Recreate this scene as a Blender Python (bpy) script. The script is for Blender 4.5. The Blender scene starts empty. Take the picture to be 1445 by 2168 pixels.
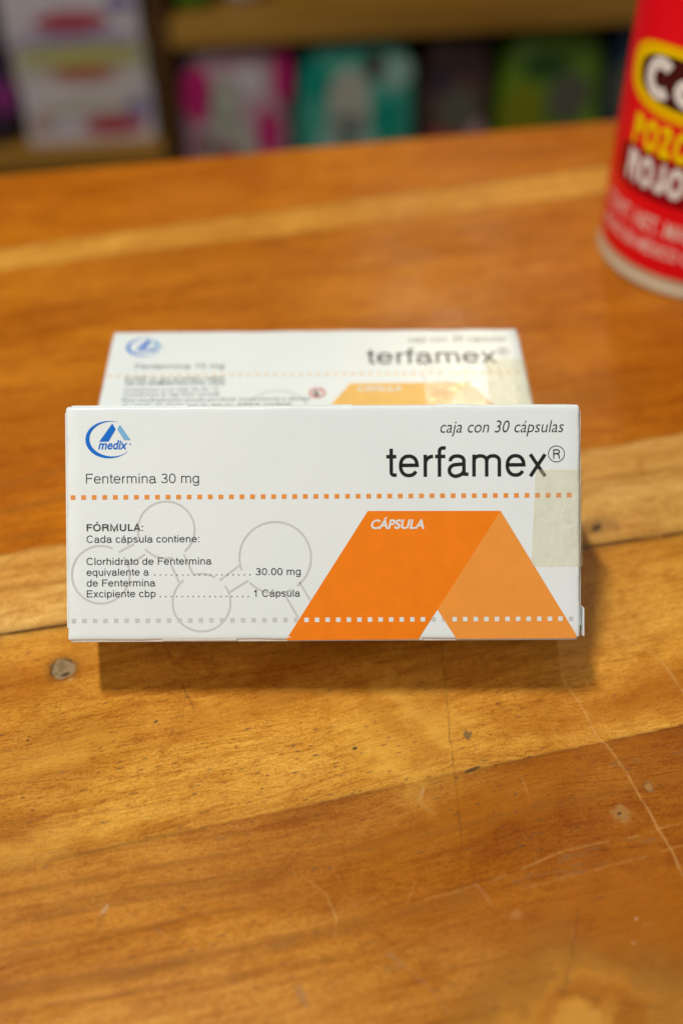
import bpy, bmesh, math, random
import numpy as np
from mathutils import Vector, Matrix
random.seed(7)
rnd = random.Random(11)
C = bpy.context.scene.collection
MM = 0.001

# ------------------------------------------------------------------ camera
PITCH = math.radians(43.0)
FPX = 2380.0 / math.tan(PITCH)           # focal length in pixels of the 1445 x 2168 photograph
CAM_H = 256.43                            # mm above the tabletop
cd = bpy.data.cameras.new('camera')
cd.sensor_fit = 'VERTICAL'; cd.sensor_height = 36.0; cd.sensor_width = 24.0
cd.lens = FPX / 2168.0 * 36.0
cd.clip_start = 0.01; cd.clip_end = 50
cd.dof.use_dof = True; cd.dof.focus_distance = 0.3085; cd.dof.aperture_fstop = 4.6; cd.dof.aperture_blades = 9
cam = bpy.data.objects.new('camera', cd); C.objects.link(cam)
cam.location = (0, 0, CAM_H * MM); cam.rotation_euler = (math.pi / 2 - PITCH, 0, 0)
bpy.context.scene.camera = cam

# ------------------------------------------------------------------ light
w = bpy.data.worlds.new('World'); bpy.context.scene.world = w; w.use_nodes = True
bg = w.node_tree.nodes['Background']; bg.inputs[0].default_value = (1.0, 0.95, 0.88, 1); bg.inputs[1].default_value = 0.145

def area(name, loc, target, sx, sy, power, col):
    l = bpy.data.lights.new(name, 'AREA'); l.shape = 'RECTANGLE'; l.size = sx; l.size_y = sy
    l.energy = power; l.color = col
    o = bpy.data.objects.new(name, l); C.objects.link(o); o.location = loc
    o.rotation_euler = (Vector(target) - Vector(loc)).to_track_quat('-Z', 'Y').to_euler()
    return o
area('ceiling_or_fill_light', (-0.40, 0.04, 1.75), (0, 0.25, 0), 0.28, 0.06, 22.5, (1.0, 0.97, 0.93))
area('ceiling_or_fill_light', (-0.95, -0.9, 1.3), (0.05, 0.4, 0), 1.2, 0.7, 10.0, (1.0, 0.97, 0.93))  # added soft fill from the camera side, brightens upright faces and the can
# lamp over the far shelves, mirrored in the seal of the carton lying behind
area('shelf_lamp', (0.206, 1.565, 0.990), (0.04, 0.29, 0.035), 0.085, 0.06, 3.0, (1.0, 0.80, 0.48))

vs = bpy.context.scene.view_settings
vs.view_transform = 'Standard'; vs.look = 'None'; vs.gamma = 1.0; vs.use_curve_mapping = False; vs.exposure = 0.0
bpy.context.scene.cycles.max_bounces = 8
bpy.context.scene.cycles.transparent_max_bounces = 12

# ------------------------------------------------------------------ projection helpers (pixel of the photograph -> point in the place, mm)
cs, sn = math.cos(PITCH), math.sin(PITCH)
def ray(px, py):
    X = (px - 722.5) / FPX; Y = (1084 - py) / FPX
    return Vector((X, cs + Y * sn, Y * cs - sn))
def at(px, py, z=0.0):
    d = ray(px, py); k = (z - CAM_H) / d.z
    return Vector((d.x * k, d.y * k, z))
def on_plane(px, py, p0, n):
    o = Vector((0, 0, CAM_H)); d = ray(px, py)
    return o + d * ((p0 - o).dot(n) / d.dot(n))

# ------------------------------------------------------------------ object helpers
def lin(r, g, b):
    f = lambda c: (c / 255 / 12.92) if c / 255 <= 0.04045 else ((c / 255 + 0.055) / 1.055) ** 2.4
    return (f(r), f(g), f(b), 1)
def tag(o, label=None, cat=None, group=None, kind=None):
    if label: o['label'] = label
    if cat: o['category'] = cat
    if group: o['group'] = group
    if kind: o['kind'] = kind
    return o
def empty(name, loc, rot=(0, 0, 0)):
    o = bpy.data.objects.new(name, None); C.objects.link(o); o.location = loc; o.rotation_euler = rot
    o.empty_display_size = 0.02
    return o
def link(name, bm, mat, parent=None, smooth=False):
    me = bpy.data.meshes.new(name); bm.to_mesh(me); bm.free(); me.materials.append(mat)
    if smooth:
        for p in me.polygons: p.use_smooth = True
    o = bpy.data.objects.new(name, me); C.objects.link(o)
    if parent: o.parent = parent
    return o
def box_bm(x0, x1, y0, y1, z0, z1, bev=0, seg=2, bm=None):
    b2 = bmesh.new()
    bmesh.ops.create_cube(b2, size=1)
    for v in b2.verts:
        v.co = Vector((x0 + (v.co.x + .5) * (x1 - x0), y0 + (v.co.y + .5) * (y1 - y0), z0 + (v.co.z + .5) * (z1 - z0))) * MM
    if bev: bmesh.ops.bevel(b2, geom=b2.edges[:], offset=bev * MM, segments=seg, profile=.5, affect='EDGES')
    if bm is None: return b2
    t = bpy.data.meshes.new('tmp'); b2.to_mesh(t); b2.free(); bm.from_mesh(t); bpy.data.meshes.remove(t)
    return bm

class NT:
    """small node-tree writer"""
    def __init__(s, name):
        s.m = bpy.data.materials.new(name); s.m.use_nodes = True; s.t = s.m.node_tree
        s.b = s.t.nodes['Principled BSDF']
    def n(s, typ, **kw):
        x = s.t.nodes.new(typ)
        for k, v in kw.items(): setattr(x, k, v)
        return x
    def put(s, sock, v):
        if isinstance(v, bpy.types.NodeSocket): s.t.links.new(v, sock)
        else: sock.default_value = v
    def ma(s, op, a, b=0.0, c=None, clamp=False):
        x = s.n('ShaderNodeMath', operation=op, use_clamp=clamp); s.put(x.inputs[0], a); s.put(x.inputs[1], b)
        if c is not None: s.put(x.inputs[2], c)
        return x.outputs[0]
    def ve(s, op, a, b=None, sc=None):
        x = s.n('ShaderNodeVectorMath', operation=op); s.put(x.inputs[0], a)
        if b is not None: s.put(x.inputs[1], b)
        if sc is not None: s.put(x.inputs['Scale'], sc)
        return x.outputs['Value'] if op in ('DOT_PRODUCT', 'LENGTH', 'DISTANCE') else x.outputs['Vector']
    def noise(s, vec, scale, detail=3, rough=.55, dist=0):
        x = s.n('ShaderNodeTexNoise'); s.put(x.inputs['Vector'], vec); s.put(x.inputs['Scale'], scale)
        s.put(x.inputs['Detail'], detail); s.put(x.inputs['Roughness'], rough); s.put(x.inputs['Distortion'], dist)
        return x.outputs['Fac']
    def sm(s, v, a, b, lo=0.0, hi=1.0):      # smooth step from a to b
        x = s.n('ShaderNodeMapRange', interpolation_type='SMOOTHSTEP'); s.put(x.inputs[0], v)
        for i, q in enumerate((a, b, lo, hi)): s.put(x.inputs[i + 1], q)
        return x.outputs[0]
    def mix(s, f, a, b, mode='MIX'):
        x = s.n('ShaderNodeMix', data_type='RGBA', blend_type=mode); s.put(x.inputs[0], f); s.put(x.inputs[6], a); s.put(x.inputs[7], b)
        return x.outputs[2]
    def co(s, kind='Object'):
        return s.n('ShaderNodeTexCoord').outputs[kind]
    def comb(s, x, y, z=0.0):
        q = s.n('ShaderNodeCombineXYZ'); s.put(q.inputs[0], x); s.put(q.inputs[1], y); s.put(q.inputs[2], z); return q.outputs[0]
    def sep(s, v):
        q = s.n('ShaderNodeSeparateXYZ'); s.put(q.inputs[0], v); return q.outputs
    def bump(s, h, strength, dist):
        q = s.n('ShaderNodeBump'); q.inputs['Strength'].default_value = strength; q.inputs['Distance'].default_value = dist
        s.put(q.inputs['Height'], h); s.t.links.new(q.outputs[0], s.b.inputs['Normal'])
    def fin(s, col=None, rough=None, spec=None, metal=None):
        if col is not None: s.put(s.b.inputs['Base Color'], col)
        if rough is not None: s.put(s.b.inputs['Roughness'], rough)
        if spec is not None: s.put(s.b.inputs['Specular IOR Level'], spec)
        if metal is not None: s.put(s.b.inputs['Metallic'], metal)
        return s.m

def plain(name, col, rough=.45, spec=.5, metal=0, var=.06, scale=60, bump=0):
    k = NT(name); n = k.noise(k.co(), scale, 4, .6)
    f = k.sm(n, .3, .7, 1 - var, 1 + var)
    c = k.ve('SCALE', tuple(col[:3]), sc=f)
    if bump: k.bump(n, bump, .0005)
    return k.fin(c, rough, spec, metal)

# ------------------------------------------------------------------ wood of the tabletop
TAB_ROT = math.radians(11.1)
rot_inv = Matrix.Rotation(-TAB_ROT, 3, 'Z')
def tl(px, py):                              # pixel -> tabletop coordinates (metres, along / across the slab)
    p = rot_inv @ at(px, py); return (p.x * MM, p.y * MM)

def to_arr(pts): return [tl(*q) for q in pts]
SEAMS = [((0, 1845), (1445, 1535)), ((0, 1344), (1445, 1128)), ((0, 1175), (1445, 918)), ((0, 872), (1445, 655)),
         ((0, 572), (1280, 407)), ((0, 528), (1280, 352))]
PLANKS = [(0.62, 0.265, 0.036), (0.76, 0.365, 0.048), (0.82, 0.47, 0.115), (0.55, 0.178, 0.008), (0.57, 0.195, 0.010), (0.80, 0.40, 0.060), (0.58, 0.185, 0.008)]
SEAM_DARK = [.28, .95, .10, .08, .10, .22]
GRAIN_SLOPE = None
def value_noise(x, y, seed):
    """smooth lattice noise, 0..1"""
    rs = np.random.RandomState(seed); G = rs.rand(256, 256).astype('f4')
    xi = np.floor(x).astype(int); yi = np.floor(y).astype(int); fx = x - xi; fy = y - yi
    fx = fx * fx * (3 - 2 * fx); fy = fy * fy * (3 - 2 * fy)
    g = lambda a, b: G[a & 255, b & 255]
    return (g(xi, yi) * (1 - fx) + g(xi + 1, yi) * fx) * (1 - fy) + (g(xi, yi + 1) * (1 - fx) + g(xi + 1, yi + 1) * fx) * fy
def fbm(x, y, seed, o=4):
    t = 0; a = .5; n = 0
    for i in range(o): t = t + a * value_noise(x * 2 ** i, y * 2 ** i, seed + i); n += a; a *= .55
    return t / n
def sstep(v, a, b, lo=0.0, hi=1.0):
    t = np.clip((v - a) / (b - a), 0, 1); return lo + (hi - lo) * t * t * (3 - 2 * t)

def grid_lines(a, b, f0, f1, fine, coarse, lim=9):
    """fine spacing between f0 and f1, growing spacing outside"""
    out = list(np.arange(f0, f1 + fine / 2, fine)); st = fine
    x = out[-1]
    while x < b: st = min(coarse if x < lim else .05, st * 1.12); x = min(b, x + st); out.append(x)
    st = fine; x = out[0]; low = []
    while x > a: st = min(coarse, st * 1.12); x = max(a, x - st); low.append(x)
    return np.array(low[::-1] + out)

def wear(X, Y):
    """plank tone, grain coordinate and the marks (knots, scratches, filled hole) of the real tabletop; X, Y in metres"""
    w1 = (fbm(X * 14, Y * 14, 3) - .5) * .004
    lines = []
    for (a, b) in SEAMS:
        (x0, y0), (x1, y1) = tl(*a), tl(*b); m = (y1 - y0) / (x1 - x0); lines.append((m, y0 - m * x0))
    slope = sum(l[0] for l in lines) / len(lines)
    GV = Y - X * slope + w1
    tone = np.zeros(X.shape + (3,)) + np.array(PLANKS[0]); idx = np.zeros(X.shape)
    col = np.zeros(X.shape + (3,)); al = np.zeros(X.shape)
    def over(f, c):
        nonlocal col, al
        f = np.clip(f, 0, 1); na = f + al * (1 - f)
        col[:] = np.where(na[..., None] > 1e-5, (np.array(c[:3]) * f[..., None] + col * (al * (1 - f))[..., None]) / np.maximum(na, 1e-5)[..., None], col)
        al = na
    ds = []
    for i, (m, c0) in enumerate(lines):
        d = Y - (X * m + c0) + w1 * .25; ds.append(d); mk = sstep(d, -.0003, .0003)
        tone = tone * (1 - mk[..., None]) + np.array(PLANKS[i + 1]) * mk[..., None]; idx = idx + (d > 0)
    # heartwood runs darker and redder towards the right in the near planks
    big = fbm(X * 18, GV * 45, 81); xr = X * 1000 + (big - .5) * 60
    nearm = sstep(idx, .5, 0)
    f = (sstep(xr, -15, 85) * .92 * nearm)[..., None]; tone = tone * (1 - f) + np.array((.34, .098, .005)) * f
    f = (sstep(big, .50, .72) * .55 * sstep(idx, 3, 2))[..., None]; tone = tone * (1 - f) + np.array((.46, .150, .007)) * f
    tone = tone * (1 + sstep(big, .45, .25)[..., None] * np.array((.10, .20, .45)) * sstep(idx, 3, 2)[..., None])
    n55 = fbm(X * 60, Y * 60, 21); n200 = fbm(X * 260, Y * 260, 31); fine = fbm(X * 900, Y * 900, 41, 2)
    for d, dk in zip(ds, SEAM_DARK):
        over(sstep(np.abs(d), .004, 0) * .45 * dk, (.16, .06, .012))
        over(sstep(np.abs(d), .0009, .0002) * dk * sstep(n55, .35, .55, .3, 1), (.05, .018, .005))
    def spot(px, py, rx, ry, ang=0.0, wob=0.0):
        x0, y0 = tl(px, py); dx = X - x0; dy = Y - y0; ca, sa = math.cos(ang), math.sin(ang)
        dx, dy = dx * ca + dy * sa, dy * ca - dx * sa
        return np.sqrt((dx / (rx * MM)) ** 2 + (dy / (ry * MM)) ** 2) + (n200 - .5) * wob
    def blot(px, py, rx, ry, c, amt, ang=0.0, wob=0.8, e0=1.2, e1=.5):
        nonlocal col, al
        x0, y0 = tl(px, py); m = (max(rx, ry) * (e0 + wob * .5) + .5) * MM
        i0, i1 = np.searchsorted(X[0], (x0 - m, x0 + m)); j0, j1 = np.searchsorted(Y[:NMAIN, 0], (y0 - m, y0 + m))
        if i1 <= i0 or j1 <= j0: return
        sl = (slice(j0, j1), slice(i0, i1)); dx = X[sl] - x0; dy = Y[sl] - y0; ca, sa = math.cos(ang), math.sin(ang)
        dx, dy = dx * ca + dy * sa, dy * ca - dx * sa
        f = sstep(np.sqrt((dx / (rx * MM)) ** 2 + (dy / (ry * MM)) ** 2) + (n200[sl] - .5) * wob, e0, e1) * amt
        na = f + al[sl] * (1 - f)
        col[sl] = np.where(na[..., None] > 1e-5, (np.array(c[:3]) * f[..., None] + col[sl] * (al[sl] * (1 - f))[..., None]) / np.maximum(na, 1e-5)[..., None], col[sl])
        al[sl] = na
    def blot_all(px, py, rx, ry, c, amt, ang=0.0, wob=0.8, e0=1.2, e1=.5): over(sstep(spot(px, py, rx, ry, ang, wob), e0, e1) * amt, c)
    n20 = fbm(X * 40, Y * 40, 51)
    # pale curly figure in the golden plank
    r = spot(885, 1555, 15, 19, .5, 1.5) + (n20 - .5) * 1.5
    rg = np.sin((spot(930, 1500, 9, 22, .35, .8) + (n20 - .5) * 2.6) * 3.6)
    over(sstep(r, 1.35, .3) * sstep(rg, -.6, 1, .20, .45), (.84, .47, .075))
    over(sstep(r, 1.5, .5) * sstep(rg, -.2, -1, 0, .25), (.42, .15, .01))
    blot(810, 1615, 9, 4, (.84, .46, .07), .4, .15, 1.5, 1.3, .2); blot(120, 1600, 26, 6, (.76, .38, .05), .4, .2, 1.5, 1.4, .1)
    blot(60, 1800, 30, 5, (.82, .46, .08), .28, .2, 1.2, 1.4, .1); blot(600, 1480, 24, 7, (.74, .36, .05), .3, .1, 2, 1.4, .1)
    blot(1330, 1480, 30, 9, (.42, .13, .006), .5, .25, 1.6, 1.5, .1)
    blot(1230, 1350, 26, 10, (.42, .13, .006), .45, .2, 1.6, 1.5, .1)
    blot(120, 1410, 24, 8, (.42, .13, .006), .35, .25, 1.6, 1.5, .1)
    blot(1330, 1950, 42, 16, (.42, .13, .006), .55, .25, 1.5, 1.5, .1); blot(1000, 1720, 46, 7, (.42, .13, .006), .55, .25, 1.5, 1.5, .1)
    blot(60, 920, 60, 14, (.40, .125, .006), .35, .25, 1.6, 1.4, .1); blot(1250, 830, 30, 9, (.36, .11, .005), .5, .2, 1.2, 1.4, .1)
    # whorl in the near right corner
    r = spot(1215, 2185, 20, 13, .2, .5) + (n20 - .5) * 1.8; rg = np.sin(r * 7)
    over(sstep(r, 1.8, .3) * sstep(rg, -1, 1, .15, .5), (.78, .42, .07)); over(sstep(r, 2.2, 1.3) * sstep(r, .9, 1.2) * .5, (.30, .13, .02))
    # dark patch behind the front carton's right end
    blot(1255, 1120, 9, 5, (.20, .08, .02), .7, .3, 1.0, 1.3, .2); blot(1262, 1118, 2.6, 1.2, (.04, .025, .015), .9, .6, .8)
    # filled hole, knots, dents
    n400 = fbm(X * 700, Y * 700, 61, 3)
    r = spot(132, 1415, 3.4, 3.4, .2, .7)
    over(sstep(r, 1.7, 1.0) * .5, (.16, .07, .02)); over(sstep(r, 1.05, .9) * .96, (.33, .235, .12)); over(sstep(r, 1.05, .9) * sstep(n400, .45, .62) * .6, (.17, .115, .055))
    over(sstep(np.abs(r - 1.0), .16, .02) * sstep(n200, .4, .6) * .8, (.06, .03, .012)); blot(139, 1428, 1.1, .6, (.04, .025, .018), .85, .3, 1.6)
    blot(150, 1438, .9, .35, (.62, .40, .16), .8, .2, .8)
    r = spot(1314, 1718, 1.9, 2.8, .2, 2.4); over(sstep(r, 1.5, .7) * .55, (.50, .27, .085)); over(sstep(np.abs(r - .75), .3, .02) * .35, (.24, .12, .04)); blot(1311, 1722, .6, .45, (.02, .015, .01), 1, 0, .9)
    r = spot(1371, 1664, 1.1, 1.7, 0, .6); over(sstep(r, 1.2, .7) * .6, (.46, .26, .09)); over(sstep(np.abs(r - 1), .25, .02) * .6, (.20, .09, .03))
    blot(1000, 1629, 2.3, .5, (.06, .04, .02), .85, .25, 1.0); blot(751, 1584, .8, .5, (.04, .035, .03), .9, .3)
    r = spot(985, 1560, 3.4, 1.3, .8, .6); over(sstep(r, 1.2, .5) * sstep(n400, .5, .6) * .75, (.12, .09, .05))
    blot(60, 1568, .6, .3, (.04, .035, .03), .9); blot(500, 1582, .7, .22, (.05, .03, .02), .9, -.9); blot(215, 1945, 3.6, .7, (.34, .14, .02), .6, 1.1, 1.0)
    blot(222, 1925, 1.5, .5, (.70, .48, .26), .5, .9, 1.4); blot(348, 2118, .8, 1.6, (.42, .13, .006), .6); blot(640, 2110, 1, 2.4, (.22, .14, .08), .45, .2, 1.4)
    blot(1345, 1945, .45, .4, (.80, .58, .34), .55); blot(1340, 1996, .45, .35, (.74, .48, .24), .4); blot(1092, 1934, 1.6, 1.2, (.58, .32, .12), .25, .3, 1.8)
    for (px, py) in ((60, 1383), (38, 1390), (700, 1460), (585, 1455), (608, 1448), (620, 1580), (664, 1596), (527, 1545), (550, 1572), (230, 1650), (255, 1615), (470, 1780), (880, 2010), (700, 1840), (665, 1842), (1205, 1450), (1150, 1375), (1050, 1490), (1053, 1660), (1100, 1515), (1330, 1625), (1370, 1640), (1090, 1680), (235, 2010), (330, 1530), (480, 1585), (60, 1665), (650, 1690), (410, 1680), (720, 1640), (740, 1655)):
        blot(px + rnd.uniform(-4, 4), py + rnd.uniform(-3, 3), rnd.uniform(.35, .9), rnd.uniform(.18, .36), (.07, .055, .045), rnd.uniform(.5, .9), rnd.uniform(-.2, .7), 1.2)
    # clusters of tiny dark pores, longer ones along the grain
    for i in range(420):
        cx, cy = rnd.choice(((250, 1570), (600, 1580), (1000, 1560), (640, 1640), (300, 1480), (1200, 1760), (560, 2000), (1000, 2050), (900, 1700), (200, 1700)))
        px = cx + rnd.gauss(0, 150); py = cy + rnd.gauss(0, 70)
        if py < 1375: continue
        blot(px, py, rnd.uniform(.25, 1.2), rnd.uniform(.12, .24), (.10, .055, .03), rnd.uniform(.4, .95), .05 + rnd.uniform(-.15, .3), .5, 1.3, .4)
    wx = (fbm(X * 150, Y * 150, 71, 2) - .5) * .0008; wy = (fbm(X * 150, Y * 150, 75, 2) - .5) * .0008
    def scratch(pts, wid, c, amt, nz=.3):
        nonlocal col, al
        dm = None; pp = to_arr(pts); m = .003 + wid * MM
        i0, i1 = np.searchsorted(X[0], (min(p[0] for p in pp) - m, max(p[0] for p in pp) + m)); j0, j1 = np.searchsorted(Y[:NMAIN, 0], (min(p[1] for p in pp) - m, max(p[1] for p in pp) + m))
        if i1 <= i0 or j1 <= j0: return
        sl = (slice(j0, j1), slice(i0, i1)); Xw = X[sl] + wx[sl]; Yw = Y[sl] + wy[sl]
        for a, b in zip(pp, pp[1:]):
            bx, by = b[0] - a[0], b[1] - a[1]; L = bx * bx + by * by
            t = np.clip(((Xw - a[0]) * bx + (Yw - a[1]) * by) / L, 0, 1); d = np.hypot(Xw - a[0] - bx * t, Yw - a[1] - by * t)
            dm = d if dm is None else np.minimum(dm, d)
        f = sstep(dm, wid * MM, wid * MM * .1) * sstep(n200[sl], .38, .58, nz, 1) * amt * .8
        na = f + al[sl] * (1 - f)
        col[sl] = np.where(na[..., None] > 1e-5, (np.array(c[:3]) * f[..., None] + col[sl] * (al[sl] * (1 - f))[..., None]) / np.maximum(na, 1e-5)[..., None], col[sl])
        al[sl] = na
    W_ = (.74, .44, .15); D_ = (.09, .04, .012)
    scratch([(1190, 1440), (1215, 1475), (1240, 1515), (1262, 1556), (1282, 1578), (1300, 1600), (1326, 1638), (1350, 1680), (1372, 1716), (1392, 1755), (1422, 1805), (1450, 1865)], .55, W_, .46, .5)
    scratch([(1240, 1322), (1300, 1338), (1350, 1362), (1400, 1402), (1450, 1475)], .6, W_, .45)
    scratch([(640, 1855), (690, 1895), (712, 1945), (710, 1985)], .4, W_, .6); scratch([(1005, 1870), (1025, 1890), (1040, 1915)], .5, (.60, .42, .24), .6)
    scratch([(893, 1668), (887, 1695), (905, 1712), (921, 1722)], .8, (.58, .36, .14), .7); scratch([(160, 1885), (300, 1950), (450, 2040), (600, 2160)], .32, W_, .3, 0)
    scratch([(380, 2010), (470, 2075), (620, 2165)], .32, W_, .3, 0); scratch([(820, 2020), (905, 2085), (950, 2140)], .7, (.36, .25, .15), .55)
    scratch([(355, 1375), (372, 1420), (405, 1490), (420, 1530)], .38, D_, .75, .2); scratch([(935, 1360), (940, 1440), (948, 1520), (962, 1620), (970, 1720), (975, 1800)], .30, D_, .8, .5)
    scratch([(295, 1600), (290, 1665)], .35, D_, .4, 0); scratch([(1225, 1925), (1210, 2020), (1190, 2110)], .5, D_, .35, 0); scratch([(1180, 2100), (1290, 2120), (1400, 2135)], .5, D_, .45, .1)
    scratch([(752, 2010), (800, 1985), (820, 1970)], .8, D_, .25, .1); scratch([(1445, 1742), (1350, 1768), (1200, 1800), (1080, 1850), (900, 1905)], .45, (.66, .34, .08), .50, .1)
    scratch([(1445, 1790), (1300, 1830), (1100, 1885)], .5, (.62, .32, .08), .34, .1); scratch([(480, 1500), (495, 1540)], .35, D_, .3); scratch([(1100, 1640), (1120, 1700)], .3, W_, .3)
    # dark grain lines that run the length of the near plank, strongest on the left
    for (pts, wd, am) in (([(0, 1897), (230, 1852), (470, 1812), (700, 1772)], .8, .40), ([(0, 2010), (140, 1985), (330, 1958), (600, 1905)], .6, .38), ([(0, 2030), (200, 1992), (440, 1935), (720, 1900)], .4, .3),
        ([(0, 2106), (120, 2088), (270, 2062), (450, 2025), (640, 1985), (800, 1945), (1000, 1900)], 1.7, .50), ([(0, 2090), (300, 2050), (640, 1980)], .6, .3), ([(0, 2152), (300, 2096), (700, 2030)], .7, .35),
        ([(0, 1930), (300, 1880), (600, 1840)], .4, .3), ([(0, 1960), (250, 1915), (560, 1880)], .35, .28), ([(100, 2130), (500, 2070), (900, 2000)], .4, .3), ([(500, 2100), (800, 2040), (1200, 1960)], .5, .28),
        ([(0, 1250), (148, 1225)], .9, .4), ([(0, 1085), (150, 1050)], 1.2, .45), ([(0, 1030), (150, 990)], 1.2, .4), ([(0, 1145), (150, 1120)], 1.2, .4), ([(0, 1745), (200, 1722), (400, 1690)], .4, .3), ([(0, 1660), (150, 1650), (330, 1640)], .3, .25),
        ([(600, 1830), (900, 1770), (1300, 1680)], .5, .35), ([(700, 1800), (1000, 1740), (1445, 1640)], .7, .30), ([(900, 2060), (1200, 2000), (1445, 1930)], .5, .3)):
        scratch(pts, wd * 1.9, (.30, .105, .012), am * 1.7, .65)
    for (px, py, n) in ((1270, 1800, 16), (1180, 1850, 14), (1380, 1600, 8), (1130, 1400, 8), (560, 1750, 8), (640, 1990, 10), (300, 2055, 8), (800, 2060, 8), (1050, 1870, 10)):
        for i in range(n):
            t = rnd.uniform(-1, 1); blot(px + t * 110, py - t * 27 + rnd.uniform(-9, 9), rnd.uniform(.8, 2.4), rnd.uniform(.18, .4), (.21, .13, .055), rnd.uniform(.2, .45), .06 + rnd.uniform(-.1, .1), 1.6, 1.3, .3)
    for i in range(60):
        px = rnd.uniform(20, 1430); py = rnd.uniform(1400, 2150); a = rnd.choice((rnd.uniform(-.5, .3), rnd.uniform(.7, 1.9))); L = rnd.uniform(12, 100)
        mid = (px + L * .5 * math.cos(a) + rnd.uniform(-5, 5), py + L * .5 * math.sin(a) + rnd.uniform(-5, 5))
        scratch([(px, py), mid, (px + L * math.cos(a), py + L * math.sin(a))], rnd.uniform(.22, .34), W_ if i % 3 else D_, rnd.uniform(.10, .32), 0)
    return tone, GV, idx, col, al

def wood_top():
    k = NT('worn_varnished_wood'); P = k.co()
    def attr(n): return k.n('ShaderNodeAttribute', attribute_name=n)
    gr = k.sep(attr('grain').outputs['Vector']); xs, gv, seed = gr[0], gr[1], gr[2]
    col = attr('tone').outputs['Color']; mk = attr('marks')
    bend = k.ma('MULTIPLY', k.ma('SUBTRACT', k.noise(k.comb(k.ma('MULTIPLY', xs, 6), k.ma('MULTIPLY', gv, 12), seed), 1.6, 2, .5), .5), .016)
    gb = k.ma('ADD', gv, bend)
    s1 = k.noise(k.comb(k.ma('MULTIPLY', xs, 9), k.ma('MULTIPLY', gb, 150), seed), 1.0, 4, .62, .4)
    s2 = k.noise(k.comb(k.ma('MULTIPLY', xs, 30), k.ma('MULTIPLY', gb, 600), seed), 1.0, 4, .65, .5)
    s3 = k.noise(k.comb(k.ma('MULTIPLY', xs, 110), k.ma('MULTIPLY', gb, 1500), seed), 1.0, 3, .7, .3)
    cl = k.noise(k.comb(k.ma('MULTIPLY', xs, 14), k.ma('MULTIPLY', gv, 30), seed), 1.0, 4, .6, .8)
    ct = k.noise(k.comb(k.ma('MULTIPLY', xs, 110), k.ma('MULTIPLY', gv, 190), seed), 1.0, 4, .6, 1.0)
    mul = lambda c, t: k.mix(1.0, c, t + (1,), 'MULTIPLY')
    col = k.mix(k.sm(cl, .40, .66, 0, .55), col, mul(col, (.72, .56, .34)))
    col = k.mix(k.sm(cl, .46, .30, 0, .55), col, mul(col, (1.18, 1.30, 1.6)))
    col = k.mix(k.sm(s1, .52, .72, 0, .55), col, mul(col, (.62, .46, .30)))
    col = k.mix(k.sm(s1, .46, .28, 0, .45), col, mul(col, (1.18, 1.30, 1.6)))
    col = k.mix(k.sm(s2, .48, .70, 0, .55), col, mul(col, (.66, .52, .38)))
    col = k.mix(k.sm(s3, .48, .70, 0, .50), col, mul(col, (.70, .56, .42)))
    col = k.mix(k.sm(s3, .44, .25, 0, .5), col, mul(col, (1.2, 1.35, 1.7)))
    col = k.mix(k.sm(ct, .46, .74, 0, .60), col, mul(col, (.70, .54, .38)))
    s4 = k.noise(k.comb(k.ma('MULTIPLY', xs, 6), k.ma('MULTIPLY', gb, 110), 8.3), 1.0, 5, .62, .3)
    near = k.sm(seed, 1.2, 0.2)
    col = k.mix(k.ma('MULTIPLY', k.sm(s4, .56, .72, 0, .45), near), col, (.28, .10, .012, 1))
    gt = k.noise(P, 1300, 3, .7)
    col = k.mix(k.sm(gt, .46, .66, 0, .70), col, mul(col, (.68, .56, .42)))
    s5 = k.noise(k.comb(k.ma('MULTIPLY', xs, 420), k.ma('MULTIPLY', gb, 2600), seed), 1.0, 2, .7, .2)
    col = k.mix(k.sm(s5, .50, .70, 0, .75), col, mul(col, (.66, .52, .38)))
    col = k.mix(k.sm(s5, .46, .28, 0, .60), col, mul(col, (1.22, 1.38, 1.7)))
    col = k.mix(mk.outputs['Alpha'], col, mk.outputs['Color'])
    smud = k.noise(P, 17, 4, .6, .6)
    rough = k.ma('ADD', k.sm(smud, .35, .65, .20, .42), k.ma('MULTIPLY', s3, .10))
    hgt = k.ma('SUBTRACT', k.ma('ADD', k.ma('MULTIPLY', s2, .35), k.ma('MULTIPLY', s3, .5)), k.ma('MULTIPLY', mk.outputs['Alpha'], .5))
    k.bump(hgt, .35, .0005)
    return k.fin(col, rough, .15)

WOOD = wood_top()
yf = (tl(0, 368)[1] + tl(1290, 252)[1]) / 2
gx = grid_lines(-.9, .9, -.078, .148, .00036, .006, .40); gy = grid_lines(-.26, yf - .003, .088, .262, .00036, .0012)
# a rounded far edge and straight sides close the slab
prof = [(y, 0.0) for y in gy] + [(yf - .003 + .003 * math.sin(a), -.003 + .003 * math.cos(a)) for a in (.4, .8, 1.2, math.pi / 2)] + [(yf, -.038), (-.26, -.038)]
nx, ny = len(gx), len(prof)
PY = np.array([p[0] for p in prof]); PZ = np.array([p[1] for p in prof])
XX, YY = np.meshgrid(gx, PY); ZZ = np.repeat(PZ[:, None], nx, 1)
co = np.stack([XX, YY, ZZ], -1).reshape(-1, 3).astype('f4')
i0 = np.arange(ny - 1)[:, None] * nx + np.arange(nx - 1)[None]
q = np.stack([i0, i0 + 1, i0 + nx + 1, i0 + nx], -1).reshape(-1, 4)
j = np.arange(nx - 1); wrapq = np.stack([(ny - 1) * nx + j, (ny - 1) * nx + j + 1, j + 1, j], -1)
q = np.concatenate([q, wrapq]).astype('i4')
me = bpy.data.meshes.new('tabletop'); me.vertices.add(len(co)); me.vertices.foreach_set('co', co.ravel())
me.loops.add(q.size); me.loops.foreach_set('vertex_index', q.ravel()); me.polygons.add(len(q))
me.polygons.foreach_set('loop_start', np.arange(0, q.size, 4, dtype='i4'))
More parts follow.
